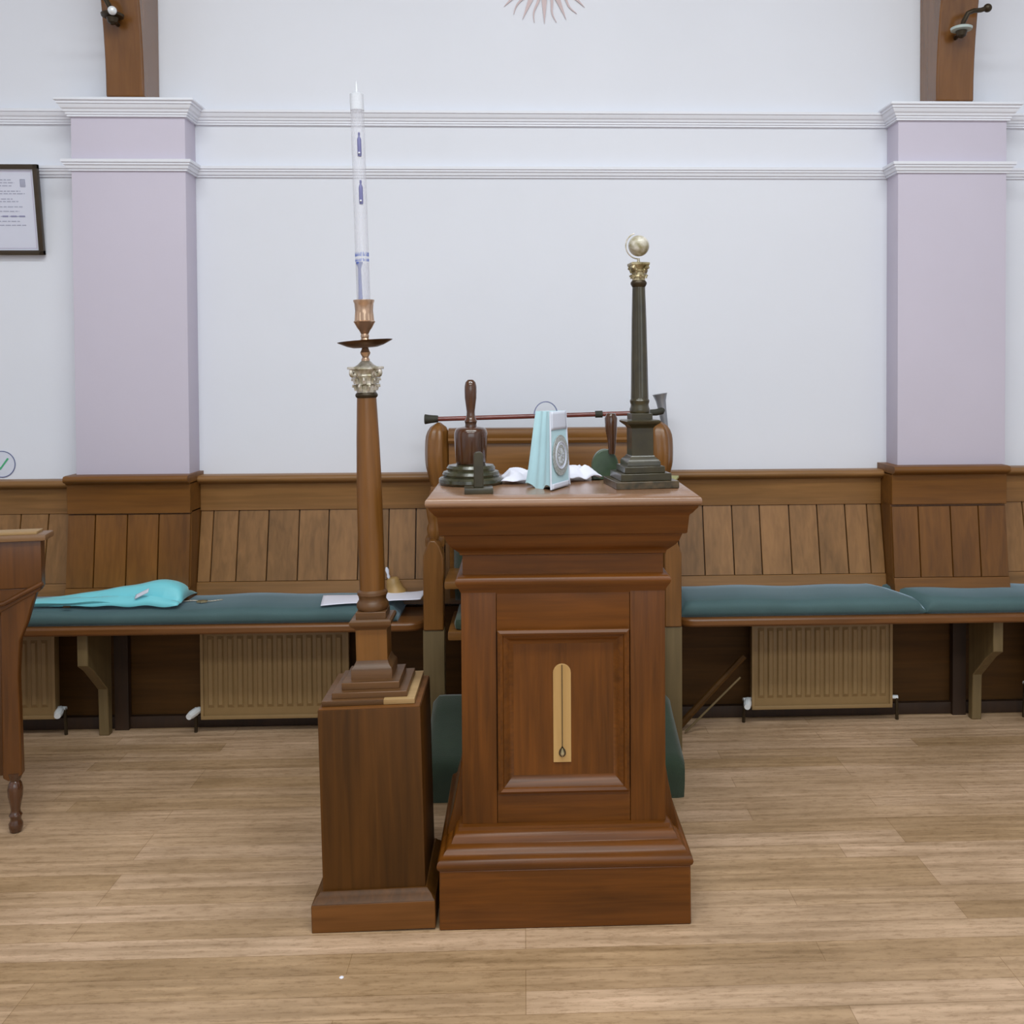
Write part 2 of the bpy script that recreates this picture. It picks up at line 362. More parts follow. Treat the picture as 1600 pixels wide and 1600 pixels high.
timber(-1.465, -1.332, 'brown curved roof timber standing on the left pier', 'left')
timber(1.515, 1.654, 'brown curved roof timber standing on the right pier', 'right')

# ------------------------------------------------------------ benches
def bench(x0, x1, label, brackets, rr):
    r = thing('wall_bench', label, 'bench', ((x0+x1)/2, -.1, 0), group='oak wall benches')
    cx = (x0+x1)/2; rad_ = .06
    pts = []
    def arc(cxx, cyy, a0, a1):
        return [(cxx+rad_*cos(a0+(a1-a0)*i/6), cyy+rad_*sin(a0+(a1-a0)*i/6)) for i in range(7)]
    X0, X1 = x0-cx, x1-cx; yf = -.235
    if rr == 'right': pts = [(X0, .0), (X0, yf)] + arc(X1-rad_, yf+rad_, -pi/2, 0) + [(X1, .0)]
    else: pts = [(X0, .0)] + arc(X0+rad_, yf+rad_, pi, 1.5*pi) + [(X1, yf), (X1, .0)]
    MB().prism(pts, .415, .445, 'XY').build('seat_board', M_seat, r, bevel=.008)
    for bx in brackets:
        q = MB().prism([(-.19, .415), (-.19, .30), (-.145, .27), (-.035, .17), (-.03, .0), (.0, .0), (.0, .415)], bx-cx, bx-cx+.036, 'YZ').build('bracket', M_brk, r, bevel=.003)
        s = 1 if bx < 0 else -1; c0 = bx-cx+.018+s*.018
        MB().box(min(c0, c0+s*.05), max(c0, c0+s*.05), .02, .045, 0, .415).build('dark_strip', M_dark, q)  # dark upright strip behind each bracket, on its inner side
    return r
bench(-3.4, -.34, 'oak wall bench left of the high-backed chair', [-1.532, -2.7], 'right')
bench(.535, 3.4, 'oak wall bench right of the high-backed chair', [1.666, 2.8], 'left')

def cushion(x0, x1, label, seedv, hh=.05, dz=0, tilt=0, sl=0, sr=0):
    cx = (x0+x1)/2; L_ = x1-x0; n = max(20, int(L_/.02)); rnd = random.Random(seedv)
    ph = [rnd.uniform(0, 6) for _ in range(4)]
    prof = [(-.225, .0), (-.232, .012), (-.236, .028), (-.23, .041), (-.2, .049), (-.15, .053), (-.08, .055), (-.01, .053), (.015, .044), (.02, .02), (.015, .0)]
    rings = []
    for i in range(n+1):
        u = i/n; x = -L_/2+u*L_
        e = min(1, min(u, 1-u)*L_/.035); e = math.sqrt(max(0, 1-(1-e)**2))*.75+.25
        w = .003*sin(x*7+ph[0])+.002*sin(x*19+ph[1]) + tilt*u
        sh = sl*max(0, 1-u*L_/.25)+sr*max(0, 1-(1-u)*L_/.25)
        rings.append([(x-sh*(y+.11)/.22+.0015*sin(40*y+9*x), y*(.96+.04*e), z*e*(hh/.05)+(w*(z/.05) if z > .01 else 0)+dz*(z/.05 if z > .01 else 0)) for y, z in prof])
    o = MB().loft(rings).build('seat_cushion', M_cush, ang=70, loc=(cx, -.085, .4455))
    return tag(o, label, 'cushion', 'seat cushions on the wall benches')
cushion(-3.3, -.435, 'long blue-green cushion on the left bench, under the turquoise collar', 3)
cushion(.545, 1.355, 'blue-green cushion on the right bench, nearest the chair', 5, .055, 0, .006, sr=.10)
cushion(1.36, 3.3, 'blue-green cushion on the right bench, running out of frame at the right edge', 8, .053, .001, sl=.10)
# ------------------------------------------------------------ radiators
def radiator(x0, x1, z0, z1, label, pitch_, valves):
    r = thing('radiator', label, 'radiator', ((x0+x1)/2, -.13, z0), group='radiators under the wall benches'); w = (x1-x0)/2; h = z1-z0
    MB().box(-w, w, .0, .035, 0, h, .004).build('panel', M_radm, r)
    f = MB(); n = round(2*w*.94/pitch_); st = 2*w*.94/n
    for i in range(n):
        c = -w*.94+st*(i+.5); hw = st*.33
        f.loft([[(c-hw, .0, .04), (c+hw, .0, .04), (c+hw, .0, h-.04), (c-hw, .0, h-.04)], [(c-hw*.55, -.006, .052), (c+hw*.55, -.006, .052), (c+hw*.55, -.006, h-.05), (c-hw*.55, -.006, h-.05)]])
    f.build('flutes', M_radm, r, ang=15)
    e = MB(); e.box(-w-.002, w+.002, -.006, .0, h-.012, h+.002, .002).box(-w-.002, w+.002, -.006, 0, -.002, .012, .002).box(-w-.002, -w+.008, -.006, 0, .01, h-.01).box(w-.008, w+.002, -.006, 0, .01, h-.01)
    e.build('rim', M_radm, r)
    for s, k in valves:
        v = MB().tube([(s*w, .02, .03), (s*(w+.03), .015, .03)], .007).build('valve', M_chrome, r)
        if k: MB().tube([(s*(w+.012), .012, .03), (s*(w+.02), -.012, .029), (s*(w+.026), -.035, .027), (s*(w+.03), -.05, .025)], [.011, .0145, .0145, .011]).build('valve_head', M_chrome, v)
        MB().tube([(s*(w+.025), .015, .03), (s*(w+.028), .018, -z0)], .006).build('pipe', M_iron, v)
radiator(-2.3, -1.684, .067, .39, 'grey-beige radiator under the left bench behind the desk, leftmost', .036, [(1, 1)])
radiator(-1.165, -.637, .055, .395, 'grey-beige radiator under the left bench beside the wooden box', .036, [(-1, 1)])
radiator(.841, 1.362, .055, .395, 'grey-beige radiator under the right bench', .034, [(-1, 1), (1, 0)])
radiator(1.90, 2.6, .10, .395, 'grey-beige radiator beyond the right bench bracket, only its chrome valve in frame', .036, [(-1, 1)])
o = MB().tube([(.0, 0, .0), (.245, .01, .255)], [.013, .011], 8).build('wooden_pole', M_lowv, loc=(.555, -.19, .012)); tag(o, 'thin brown wooden pole leaning under the right bench', 'pole')
o = MB().tube([(.0, 0, .0), (.20, .0, .195)], [.004, .0035], 8).build('brass_rod', M_brk, loc=(.578, -.215, .006)); tag(o, 'slim pale rod leaning in front of the brown pole', 'rod')

# ------------------------------------------------------------ high-backed chair
ch = thing('high_backed_chair', 'oak high-backed armchair with scrolled ears behind the pedestal', 'chair', (.092, -.25, 0))
def chx(x): return x-.092
def ear(xc, s):
    e = MB(); rings = []
    for i in range(15):
        t = i/14; zz = .90+.225*t
        w = .041*(.72+.28*min(1, t*3)) * (math.sqrt(max(.02, 1-max(0, (t-.72)/.28)**2)) if t > .72 else 1)
        d = .045*(.8+.4*sin(pi*min(1, t*1.1))) * (math.sqrt(max(.05, 1-max(0, (t-.8)/.2)**2)) if t > .8 else 1)
        ring = []
        for k in range(28):
            a = 2*pi*k/28; rr = 1+.09*cos(a*6+1)
            ring.append((xc+w*rr*cos(a)+s*.008*sin(t*3), .06+d*rr*sin(a), zz))
        rings.append(ring)
    return e.loft(rings).build('scrolled_ear', M_chairv, ch, ang=60)
ear(chx(-.297), -1); ear(chx(.487), 1)
MB().box(chx(-.262), chx(.45), .03, .075, .90, 1.062, .003).build('back_panel', M_chair, ch)
MB().prism([(.018, 1.052), (.012, 1.062), (.018, 1.07), (.014, 1.08), (.018, 1.098), (.03, 1.104), (.08, 1.104), (.08, 1.05)], chx(-.262), chx(.45), 'YZ').build('top_rail', M_chair, ch, ang=50)
MB().box(chx(-.262), chx(.45), .035, .075, .50, .895, .003).build('backrest', M_chair, ch)
q = MB(); q.grid(lambda u, v: (chx(-.24)+.66*u, .03-.045*math.sqrt(max(0, sin(pi*u)))*math.sqrt(max(0, sin(pi*v))), .5+.26*v), 20, 12); q.build('back_cushion', M_kneel, ch, solid=.02)
MB().box(chx(-.25), chx(.45), -.22, .06, .42, .45, .006).build('seat', M_chair, ch)
MB().box(chx(-.23), chx(.43), -.21, .02, .45, .49, .018).build('seat_pad', M_kneel, ch)
for x in (-.305, .510):
    hw = .034 if x < 0 else .029
    p = MB().prism([(chx(x)-hw, .43), (chx(x)+hw, .43), (chx(x)+hw, .68), (chx(x)+hw*.55, .72), (chx(x)+hw*.2, .735), (chx(x)-hw*.3, .735), (chx(x)-hw*.6, .72), (chx(x)-hw, .68)], -.13, -.06).build('arm_post', M_chairv, ch, bevel=.004)
    MB().box(chx(x)-hw-.002, chx(x)+hw+.002, -.125, -.065, 0, .43, .003).build('leg', M_brk, ch)
    MB().lathe([(.014, .73), (.02, .745), (.024, .77), (.018, .79), (.022, .81), (.026, .84), (.018, .87), (.012, .9)], 20, (chx(x)+.0, -.09)).build('turned_support', M_chairv, ch)
    MB().box(chx(x)-hw, chx(x)+hw, -.06, .06, .70, .735, .008).build('arm_rail', M_chair, ch)
    MB().box(chx(x)-hw*.6, chx(x)+hw*.6, .02, .06, 0, .9, .003).build('back_leg', M_chairv, ch)
for x0, x1 in ((-.262, -.18), (.40, .47)):
    MB().box(chx(x0), chx(x1), -.2, .03, .585, .612, .006).build('arm_rest', M_chair, ch)
ks = MB()
def kn(u, v):
    x = -.40+.80*u; y = -.17+.34*v
    return x, y
prof = [(-.172, 0), (-.182, .05), (-.185, .10), (-.178, .122), (-.15, .134), (-.05, .165), (.06, .2), (.12, .225), (.145, .222), (.155, .19), (.16, 0)]
rings = []
for i in range(41):
    u = i/40; x = -.40+.79*u; e = min(1, min(u, 1-u)*.8/.03); e = math.sqrt(1-(1-e)**2)
    lobe = (.006*sin(9*u+1))
    rings.append([(x, y*(.97+.03*e)+(lobe if z > .02 else 0), z*(.90+.10*e)) for y, z in prof])
ks.loft(rings)
tag(ks.build('kneeling_stool', M_kneel, loc=(.097, -.56, 0), ang=70), 'sloping footstool draped in dark green baize behind the pedestal', 'footstool')

# walking stick and grey cup on the chair
st = thing('walking_stick', 'red-brown walking stick lying across the top of the chair', 'walking stick', (-.32, -.195, 1.137))
p0 = Vector((0, 0, 0)); p1 = Vector((.78, 0, .018))
MB().tube([p0, p1], .0085, 12).build('shaft', M_red, st)
MB().tube([(-.028, 0, 0), (-.026, 0, 0), (-.012, 0, 0), (.02, 0, .001)], [.016, .018, .0155, .012], 16).build('rubber_tip', M_rub, st)
MB().tube([(.58, 0, .0135), (.606, 0, .014)], .0125, 14).build('collar', M_rub, st)
MB().tube([(.74, 0, .017), (.80, .0, .019), (.82, .005, .024), (.826, .01, .028)], [.01, .012, .013, .008], 14).build('handle', M_rub, st)
cp = MB().lathe([(.010, -.095), (.0125, -.05), (.0155, 0), (.0185, .03), (.025, .05), (.028, .056), (.024, .054), (.016, .03)], 28).build('grey_flared_cup', M_grey, loc=(.512, -.118, 1.165), rot=(0, rad(-9), 0))
tag(cp, 'pale grey flared metal cup on the right ear of the chair', 'cup')

# ------------------------------------------------------------ pedestal
PX, PY = .0945, -1.155
pd = thing('pedestal', 'tall oak pedestal table with moulded cornice in the centre', 'pedestal', (PX, PY, 0))
HX, HY = .2945, .245          # plinth half sizes, front at Y = -1.40
def sq(mb, pr):
    return mb.square([(HX+o, HY+o, z) for o, z in pr])
sq(MB(), [(0, 0), (.001, .004), (0, .14)]).build('plinth', M_sh, pd, bevel=.003)
sq(MB(), [(0, .14), (.004, .145), (.006, .152), (.004, .160), (-.002, .166), (-.006, .168), (-.012, .178), (-.020, .186), (-.026, .190), (-.027, .193), (-.031, .203), (-.038, .212), (-.042, .214), (-.043, .222), (-.05, .226)]).build('base_moulding', M_sh, pd, ang=50)
BX, BY = .243, .195
core = MB().box(-BX+.004, BX-.004, -BY+.016, BY, .22, .80).build('core', M_sv, pd)
MB().box(-BX, -.16, -BY, -BY+.016, .225, .80, .0015).build('stile', M_sv, pd)
MB().box(.159, BX, -BY, -BY+.016, .225, .80, .0015).build('stile', M_sv, pd)
MB().box(-.159, .158, -BY+.0015, -BY+.016, .225, .305, .001).build('rail', M_sh, pd)
MB().box(-.159, .158, -BY+.0015, -BY+.016, .685, .80, .001).build('rail', M_sh, pd)
# mitred panel moulding
mo = MB(); x0, x1, z0, z1 = -.157, .156, .30, .69
pm = [(0, .0015), (0, -.008), (.006, -.012), (.012, -.009), (.014, -.004), (.020, -.001), (.026, .006), (.034, .010), (.040, .011)]
rings = [[(x0+i, -BY+d, z0+i), (x1-i, -BY+d, z0+i), (x1-i, -BY+d, z1-i), (x0+i, -BY+d, z1-i)] for i, d in pm]
mo.loft(rings, cap=False).build('panel_moulding', M_sh, pd, ang=25)
MB().box(x0+.03, x1-.03, -BY+.0105, -BY+.02, z0+.03, z1-.03).build('panel', M_sv, pd)
# side wings flaring to the base
for s in (-1, 1):
    w = [(s*(BX-.005), .80), (s*(BX+.0), .75), (s*(BX+.0), .42), (s*(BX+.004), .36), (s*(BX+.014), .30), (s*(BX+.026), .24), (s*(BX+.038), .195), (s*(BX+.043), .165), (s*(BX-.005), .165)]
    MB().prism(w, -BY+.05, BY-.01).build('side_wing', M_sv, pd, bevel=.002)
def bq(pr): return MB().square([(BX+o, BY+o, z) for o, z in pr])
bq([(-.002, .775), (.004, .788), (.006, .792), (.010, .798), (.013, .806), (.012, .812), (.006, .818), (-.004, .822)]).build('waist_moulding', M_sh, pd, ang=50)
bq([(-.004, .80), (-.004, .885)]).build('frieze', M_sh, pd)
bq([(-.004, .868), (.002, .87), (.003, .876), (.012, .884), (.022, .893), (.03, .905), (.034, .916), (.036, .921), (.042, .922), (.046, .925), (.05, .965), (.052, .969), (.056, .972), (.062, .980), (.068, .987), (.069, .993)]).build('cornice', M_sh, pd, ang=50)
bq([(.069, .992), (.074, .994), (.076, 1.0), (.075, 1.008), (.070, 1.013), (.0, 1.0135)]).build('top', M_top, pd, ang=50)
pl = MB(); pts = [(-.0215, .368), (.0215, .368), (.0215, .583)]+[(.0215*cos(a*pi/12), .583+.0215*sin(a*pi/12)) for a in range(1, 12)]+[(-.0215, .583)]
pr = pl.prism(pts, -BY+.006, -BY+.0115).build('plumb_plate', M_inlay, pd, bevel=.0008, loc=(-.004, 0, 0))
MB().box(-.0008, .0008, -BY+.004, -BY+.0065, .40, .603).build('plumb_line', M_frame, pr)
MB().prism([(0, .408)]+[(.0085*sin(t)*(1 if t < 2 else 1), .391+.0095*cos(t) if t > .9 else .391+.012*cos(t)) for t in [.5, .9, 1.3, 1.7, 2.1, 2.5, 2.9]]+[(-.0085*sin(t), .391+.0095*cos(t) if t > .9 else .391+.012*cos(t)) for t in [2.9, 2.5, 2.1, 1.7, 1.3, .9, .5]], -BY+.004, -BY+.0065).build('plumb_bob_rim', M_frame, pr)
MB().lathe([(.001, -.007), (.0045, -.003), (.0055, .001), (.003, .008), (.0005, .013)], 16).build('plumb_bob', M_brass, pr, loc=(0, -BY+.003, .39))

# ------------------------------------------------------------ wooden box and candle column
LEAN = rad(-1.15)
bx = thing('wooden_box', 'tall dark wooden box stand left of the pedestal', 'stand', (-.353, -1.26, .002), (0, LEAN, 0))
MB().square([(.1435, .138, 0), (.1435, .138, .062), (.1425, .137, .066)]).build('base', M_bxh, bx, bevel=.002)
MB().square([(.1425, .137, .066), (.138, .132, .070), (.134, .128, .078), (.128, .122, .083), (.124, .119, .088)]).build('base_moulding', M_bxv, bx, ang=50)
MB().box(-.12, .12, -.115, .115, .085, .514, .003).build('body', M_bxv, bx)
MB().box(-.118, .118, -.113, .113, .512, .5165, .002).build('top_rim', M_bxh, bx)
cl = thing('candle_column', 'turned oak column candle stand on stepped base atop the wooden box', 'candle stand', (-.3665, -1.255, .519), (0, LEAN, 0))
MB().box(-.110, .035, -.104, .11, 0, .012, .001).build('base_slab', M_colb, cl)
MB().box(.035, .108, -.104, .11, 0, .0118, .001).build('repaired_slab', M_lt, cl)['label'] = 'pale raw wood repair'
MB().square([(.089, .012), (.089, .026)]).build('step', M_colb, cl, bevel=.0015)
MB().square([(.069, .026), (.069, .043)]).build('step', M_colb, cl, bevel=.0015)
MB().square([(.049, .043), (.049, .066), (.047, .070), (.043, .074), (.040, .080), (.038, .086)]).build('foot_block', M_colb, cl, ang=40)
MB().square([(.0375, .082), (.0375, .164)]).build('die_block', M_col, cl)
MB().square([(.038, .160), (.040, .165), (.046, .170), (.0505, .176), (.0505, .183), (.046, .187)]).build('die_cap', M_colb, cl, ang=40)
MB().square([(.0365, .186), (.0365, .203)]).build('square_plinth', M_colb, cl, bevel=.0015)
MB().lathe([(.030, .203), (.036, .204), (.039, .210), (.039, .218), (.035, .224), (.033, .228), (.034, .236), (.037, .241), (.0365, .247), (.033, .250), (.031, .252)], 40).build('torus_base', M_colb, cl)
MB().lathe([(.031, .25), (.0315, .30), (.0312, .42), (.030, .52), (.0275, .62), (.0245, .70), (.0235, .725)], 40).build('shaft', M_col, cl)
MB().lathe([(.0235, .722), (.0265, .725), (.0275, .729), (.026, .733), (.0235, .735)], 32).build('neck_ring', M_iron, cl)
cap_ = thing_cap = MB().lathe([(.022, .733), (.0235, .737), (.0235, .752), (.0265, .754), (.024, .757), (.0245, .768), (.0285, .776), (.026, .780), (.03, .788), (.034, .792), (.03, .797), (.02, .803), (.013, .81), (.008, .814)], 32, flute=16, f0=.736, f1=.79).build('capital', M_silv, cl)
lf = MB()
for k in range(16):
    a = k*pi/8; rz = .747 if k % 2 else .763; rr = .0245 if k % 2 else .026
    lf.tube([(rr*cos(a), rr*sin(a), rz-.006), ((rr+.003)*cos(a), (rr+.003)*sin(a), rz+.004), ((rr+.008)*cos(a), (rr+.008)*sin(a), rz+.006), ((rr+.009)*cos(a), (rr+.009)*sin(a), rz+.001)], [.005, .0045, .003, .002], 6)
lf.build('acanthus_leaves', M_silv, cap_)
for k in range(4):
    a = pi/4+k*pi/2 + .12
    v = MB(); pa = []
    for i in range(14):
        t = i/13*2.3*pi; q_ = .0095*(1-i/18)
        pa.append((.041+q_*sin(t)*.9, 0, .783+q_*cos(t)))
    v.tube([(.018, 0, .770), (.028, 0, .783)]+pa, .0052, 8); v.box(.022, .052, -.009, .009, .792, .798, .001)
    v.build('volute', M_silv, cap_, rot=(0, 0, a))
cs = MB().lathe([(.009, .80), (.0105, .815), (.0075, .822), (.0115, .829), (.0125, .833), (.009, .84), (.0075, .845), (.01, .85), (.02, .853)], 28).build('candlestick_stem', M_cop, cl)
MB().lathe([(.008, .846), (.03, .8465), (.045, .851), (.066, .861), (.067, .8625), (.058, .8600), (.03, .853), (.008, .852)], 40).build('drip_pan', M_pan, cl, rot=(0, rad(-3.2), 0), loc=(.048, 0, 0))
MB().lathe([(.009, .852), (.0115, .862), (.009, .868), (.0105, .873), (.009, .878), (.0115, .883), (.0135, .887), (.018, .893), (.024, .904), (.0265, .908), (.0235, .911), (.0225, .925), (.0215, .935), (.023, .952), (.0255, .958), (.0255, .961), (.019, .960), (.018, .93)], 36, flute=18, f0=.91, f1=.94).build('candle_cup', M_cop, cl)
cn = thing('candle', 'tall clear plastic candle tube with blue markings in the column cup', 'candle', (-.3855, -1.255, 1.449), (0, rad(-1.4), 0))
MB().lathe([(.0162, 0), (.0165, .01), (.0165, .50), (.0160, .505), (.0155, .530)], 32).build('tube', M_tube, cn, ang=60)
MB().lathe([(.0155, .49), (.0167, .491), (.0167, .53), (.012, .533)], 32).build('cap', M_wick, cn)
MB().lathe([(.003, .532), (.0026, .55), (.0012, .562)], 12).build('wick_nozzle', M_wick, cn)
for zz in (.377, .262):
    MB().lathe([(.0045, 0), (.005, .006), (.005, .04), (.0035, .045), (.0022, .048), (.003, .053), (.0025, .057), (.0005, .058)], 16).build('inner_cartridge', M_slate, cn, loc=(.0045, -.0140, zz))
    bm_ = MB(); bmesh.ops.create_icosphere(bm_.bm, subdivisions=2, radius=.0028); bm_.build('bead', M_white, cn, loc=(.0045, -.0193, zz+.007))
ink = MB()
for k in range(26):
    a = -pi*.98+k*.118; hh_ = random.choice([.006, .009, .0105]); 
    if random.random() < .15: continue
    for zb, hz in ((.136, hh_), (.124, hh_*.65)):
        for (da, w_) in ((0, .05),):
            p = [( .0168*cos(a+da), .0168*sin(a+da)), (.0168*cos(a+da+w_), .0168*sin(a+da+w_)), (.0164*cos(a+da+w_), .0164*sin(a+da+w_)), (.0164*cos(a+da), .0164*sin(a+da))]
            ink.prism(p, zb, zb+hz, 'XY')
ink.build('printed_band', M_ink, cn)
MB().lathe([(.0152, .0), (.0155, .12)], 24).build('oil_fill', clear('candle_haze', (205, 208, 232), .10), cn)
MB().lathe([(.006, .0), (.0045, .06), (.0035, .105), (.0085, .118), (.008, .121), (.001, .1215)], 20).build('inner_funnel', M_oil, cn, loc=(-.006, -.007, .002))

# ------------------------------------------------------------ things on the pedestal
TZ = 1.0138
# globe column
gc = thing('globe_column', 'dark miniature fluted column topped by a small globe', 'column', (.297, -1.205, TZ), (0, rad(-.3), rad(7)))
MB().square([(.079, 0), (.079, .018)]).build('base_slab', plain('speckled_marble', (92, 76, 54), .3, noise=.5, nscale=60, col2=(50, 44, 30)), gc, bevel=.0015)
MB().square([(.064, .018), (.064, .036)]).build('step', M_dgcol, gc, bevel=.0015)
MB().square([(.051, .036), (.051, .052)]).build('step', M_dgcol, gc, bevel=.0015)
MB().square([(.042, .052), (.042, .062), (.038, .068), (.031, .074), (.029, .078)]).build('foot_block', M_dgcol, gc, ang=40)
MB().square([(.0275, .074), (.0275, .150)]).build('die_block', M_dgcol, gc)
MB().square([(.028, .146), (.031, .151), (.036, .155), (.0425, .160), (.0435, .164), (.040, .167), (.027, .168)]).build('die_cap', M_dgcol, gc, ang=40)
MB().square([(.0265, .166), (.0265, .183)]).build('square_plinth', M_dgcol, gc, bevel=.001)
MB().lathe([(.024, .183), (.0255, .186), (.0255, .194), (.0235, .199), (.0225, .205), (.0245, .211), (.025, .215), (.0225, .219), (.022, .228)], 36).build('torus_base', M_dgcol, gc)
MB().lathe([(.0225, .222), (.0215, .26), (.0205, .32), (.0185, .42), (.0165, .49), (.0160, .505)], 72, flute=12, f0=.23, f1=.50).build('fluted_shaft', M_dgcol, gc, ang=60)
MB().lathe([(.016, .50), (.0205, .508), (.0205, .512), (.017, .517)], 28).build('neck_ring', M_iron, gc)
gcap = MB().lathe([(.0165, .514), (.0165, .524), (.0195, .526), (.0175, .530), (.018, .538), (.0215, .540), (.0185, .543), (.021, .551), (.025, .556)], 32, flute=14, f0=.514, f1=.55).build('capital', M_brass, gc)
gl = MB()
for k in range(12):
    a = k*pi/6; rz = .528 if k % 2 else .541; rr = .0175
    gl.tube([(rr*cos(a), rr*sin(a), rz-.005), ((rr+.004)*cos(a), (rr+.004)*sin(a), rz+.003), ((rr+.006)*cos(a), (rr+.006)*sin(a), rz)], [.004, .003, .002], 6)
gl.square([(.021, .553), (.0235, .556), (.0235, .5605), (.018, .562)])
for k in range(4):
    a = pi/4+k*pi/2; gl.tube([(.018*cos(a), .018*sin(a), .545), (.027*cos(a), .027*sin(a), .551), (.029*cos(a), .029*sin(a), .546)], [.006, .0065, .003], 8)
gl.build('capital_leaves', M_brass, gcap)
g = MB().lathe([(.006, .561), (.004, .565), (.003, .572)], 16).build('globe_foot', M_silv, gc)
bm_ = MB(); bmesh.ops.create_uvsphere(bm_.bm, u_segments=32, v_segments=20, radius=.0265)
glm = plain('antique_globe', (214, 208, 198), .35, noise=.3, nscale=45, col2=(140, 130, 96), coat=.3)
bm_.build('globe', glm, gc, loc=(.001, 0, .604), ang=180, rot=(0, rad(-20), 0))
MB().tube([(.0325*sin(t), 0, .604+.0325*cos(t)) for t in [rad(-18-i*10.5) for i in range(17)]], [.0016]*17, 8).build('meridian_arc', M_silv, gc)

# setting maul on its round stepped base
rb = MB().lathe([(.079, 0), (.084, .006), (.083, .014), (.078, .019), (.072, .020), (.074, .026), (.071, .033), (.062, .036), (.063, .042), (.058, .049), (.04, .051), (.0, .0515)], 48).build('sounding_block', M_green, loc=(-.134, -1.13, TZ))
tag(rb, 'dark stepped round block under the maul', 'block')
ma = thing('setting_maul', 'dark polished wooden maul standing handle up on the round block', 'maul', (-.134, -1.13, TZ+.052))
MB().lathe([(.037, .0), (.0395, .006), (.042, .05), (.0428, .068), (.0425, .080), (.040, .088), (.035, .093), (.02, .096)], 44).build('head', M_maul, ma)
MB().lathe([(.016, .094), (.0145, .10), (.0148, .106), (.0165, .109), (.015, .113), (.0125, .118), (.011, .126), (.0105, .134), (.0125, .150), (.0152, .170), (.0158, .188), (.0155, .200), (.013, .211), (.007, .217), (.0, .218)], 32).build('handle', M_maul, ma)
# small upright on a flat block
sm = thing('miniature_upright', 'small dark round-topped wooden upright on a square foot, front left of the pedestal top', 'ornament', (-.106, -1.325, TZ), (0, 0, rad(4)))
MB().box(-.034, .034, -.026, .026, 0, .014, .0015).build('foot', M_dgcol, sm)
pts = [(-.0115, .014), (.0115, .014), (.0115, .088)]+[(.0115*cos(a*pi/8), .088+.0115*sin(a*pi/8)) for a in range(1, 8)]+[(-.0115, .088)]
MB().prism(pts, -.011, .011).build('upright', M_dgcol, sm, bevel=.0015)
# gavel behind column
gv = thing('gavel', 'dark gavel leaning behind the globe column', 'gavel', (.225, -1.075, TZ))
MB().prism([(.036*cos(a), .034+.036*sin(a)*1.3) for a in [pi*i/14 for i in range(15)]]+[(-.036, .0), (.036, .0)], -.018, .018).build('head', plain('green_painted_wood', (70, 88, 66), .3, noise=.3), gv, bevel=.003, loc=(-.005, .02, 0))
MB().tube([(.012, .0, .07), (.012, -.002, .10), (.010, -.004, .135), (.0095, -.006, .165), (.010, -.006, .178)], [.009, .011, .0155, .017, .011], 20).build('handle', M_maul, gv)
pad = MB().box(-.04, .04, -.05, .05, 0, .006, .001).build('olive_notecard', M_olive, loc=(.372, -1.075, TZ), rot=(0, 0, rad(-14)))
tag(pad, 'olive-yellow card poking out behind the globe column', 'card')

# crumpled white gloves/papers
def crumple(name, loc, sx, sy, h, seedv, label, cat, rz=0):
    rnd = random.Random(seedv); a = [(rnd.uniform(3, 9), rnd.uniform(3, 9), rnd.uniform(0, 6)) for _ in range(5)]
    def f(u, v):
        z_ = sum(abs(sin(p*u+q*v+r)) for p, q, r in a)/5; e = min(1, 5*min(u, 1-u, v, 1-v))
        return ((u-.5)*sx*(1+.1*sin(5*v+seedv)), (v-.5)*sy*(1+.15*sin(6*u)), .003+h*z_*(.3+.7*e))
    o = MB().grid(f, 34, 24).build(name, M_paper, loc=loc, rot=(0, 0, rz), solid=.0015, ang=28)
    return tag(o, label, cat, 'crumpled papers on the pedestal')
crumple('crumpled_paper', (-.005, -1.10, TZ), .10, .12, .034, 3, 'crumpled white paper between the maul and the turquoise cuff', 'paper')
crumple('crumpled_paper', (.135, -1.055, TZ), .11, .13, .044, 8, 'crumpled white paper between the turquoise cuff and the globe column', 'paper', .3)

# turquoise cuff
gt = thing('regalia_cuff', 'turquoise fabric cuff with a round silver emblem, standing on the pedestal', 'regalia', (.058, -1.24, TZ))
A0, B0, C0, D0 = Vector((-.052, .02)), Vector((.011, -.065)), Vector((.060, .045)), Vector((.0, .07))
A1, B1, C1, D1 = Vector((-.024, .006)), Vector((.010, -.04)), Vector((.050, .035)), Vector((.01, .03))
rings = []
for i in range(25):
    t = i/24; zz = .003+.188*t; ring = []
    A, B, Cc, D = (a_.lerp(b_, t**.85) for a_, b_ in ((A0, A1), (B0, B1), (C0, C1), (D0, D1)))
    for k in range(16):
        s = k/16; p = A.lerp(B, s); n = Vector((-(B-A).y, (B-A).x)).normalized()
        p = p - n*(-.010*sin(pi*s)+.0035*sin(s*20+t*1.2)*(.6+.4*sin(pi*t)))*1.0
        ring.append((p.x, p.y, zz+(.009*sin(s*9+1)*(1-t)**6)))
    for k in range(8): p = B.lerp(Cc, k/8); ring.append((p.x, p.y, zz+(.0*(k/8))))
    for k in range(8): p = Cc.lerp(D, k/8); ring.append((p.x, p.y, zz))
    for k in range(8): p = D.lerp(A, k/8); ring.append((p.x, p.y, zz))
    rings.append(ring)
MB().loft(rings).build('cuff_body', M_turq, gt, ang=60)
def face(u, t, o=.0012):
    B, Cc = B0.lerp(B1, t**.85), C0.lerp(C1, t**.85); p = B.lerp(Cc, u); d = (Cc-B).normalized(); n = Vector((d.y, -d.x))
    return (p.x+n.x*o, p.y+n.y*o, .003+.188*t)
MB().grid(lambda u, v: face(u, .76+.24*v, .0018), 8, 6).build('white_band', M_white, gt, solid=.0012)
MB().grid(lambda u, v: face(u, .0+.07*v, .0018), 8, 3).build('white_hem', M_white, gt, solid=.0012)
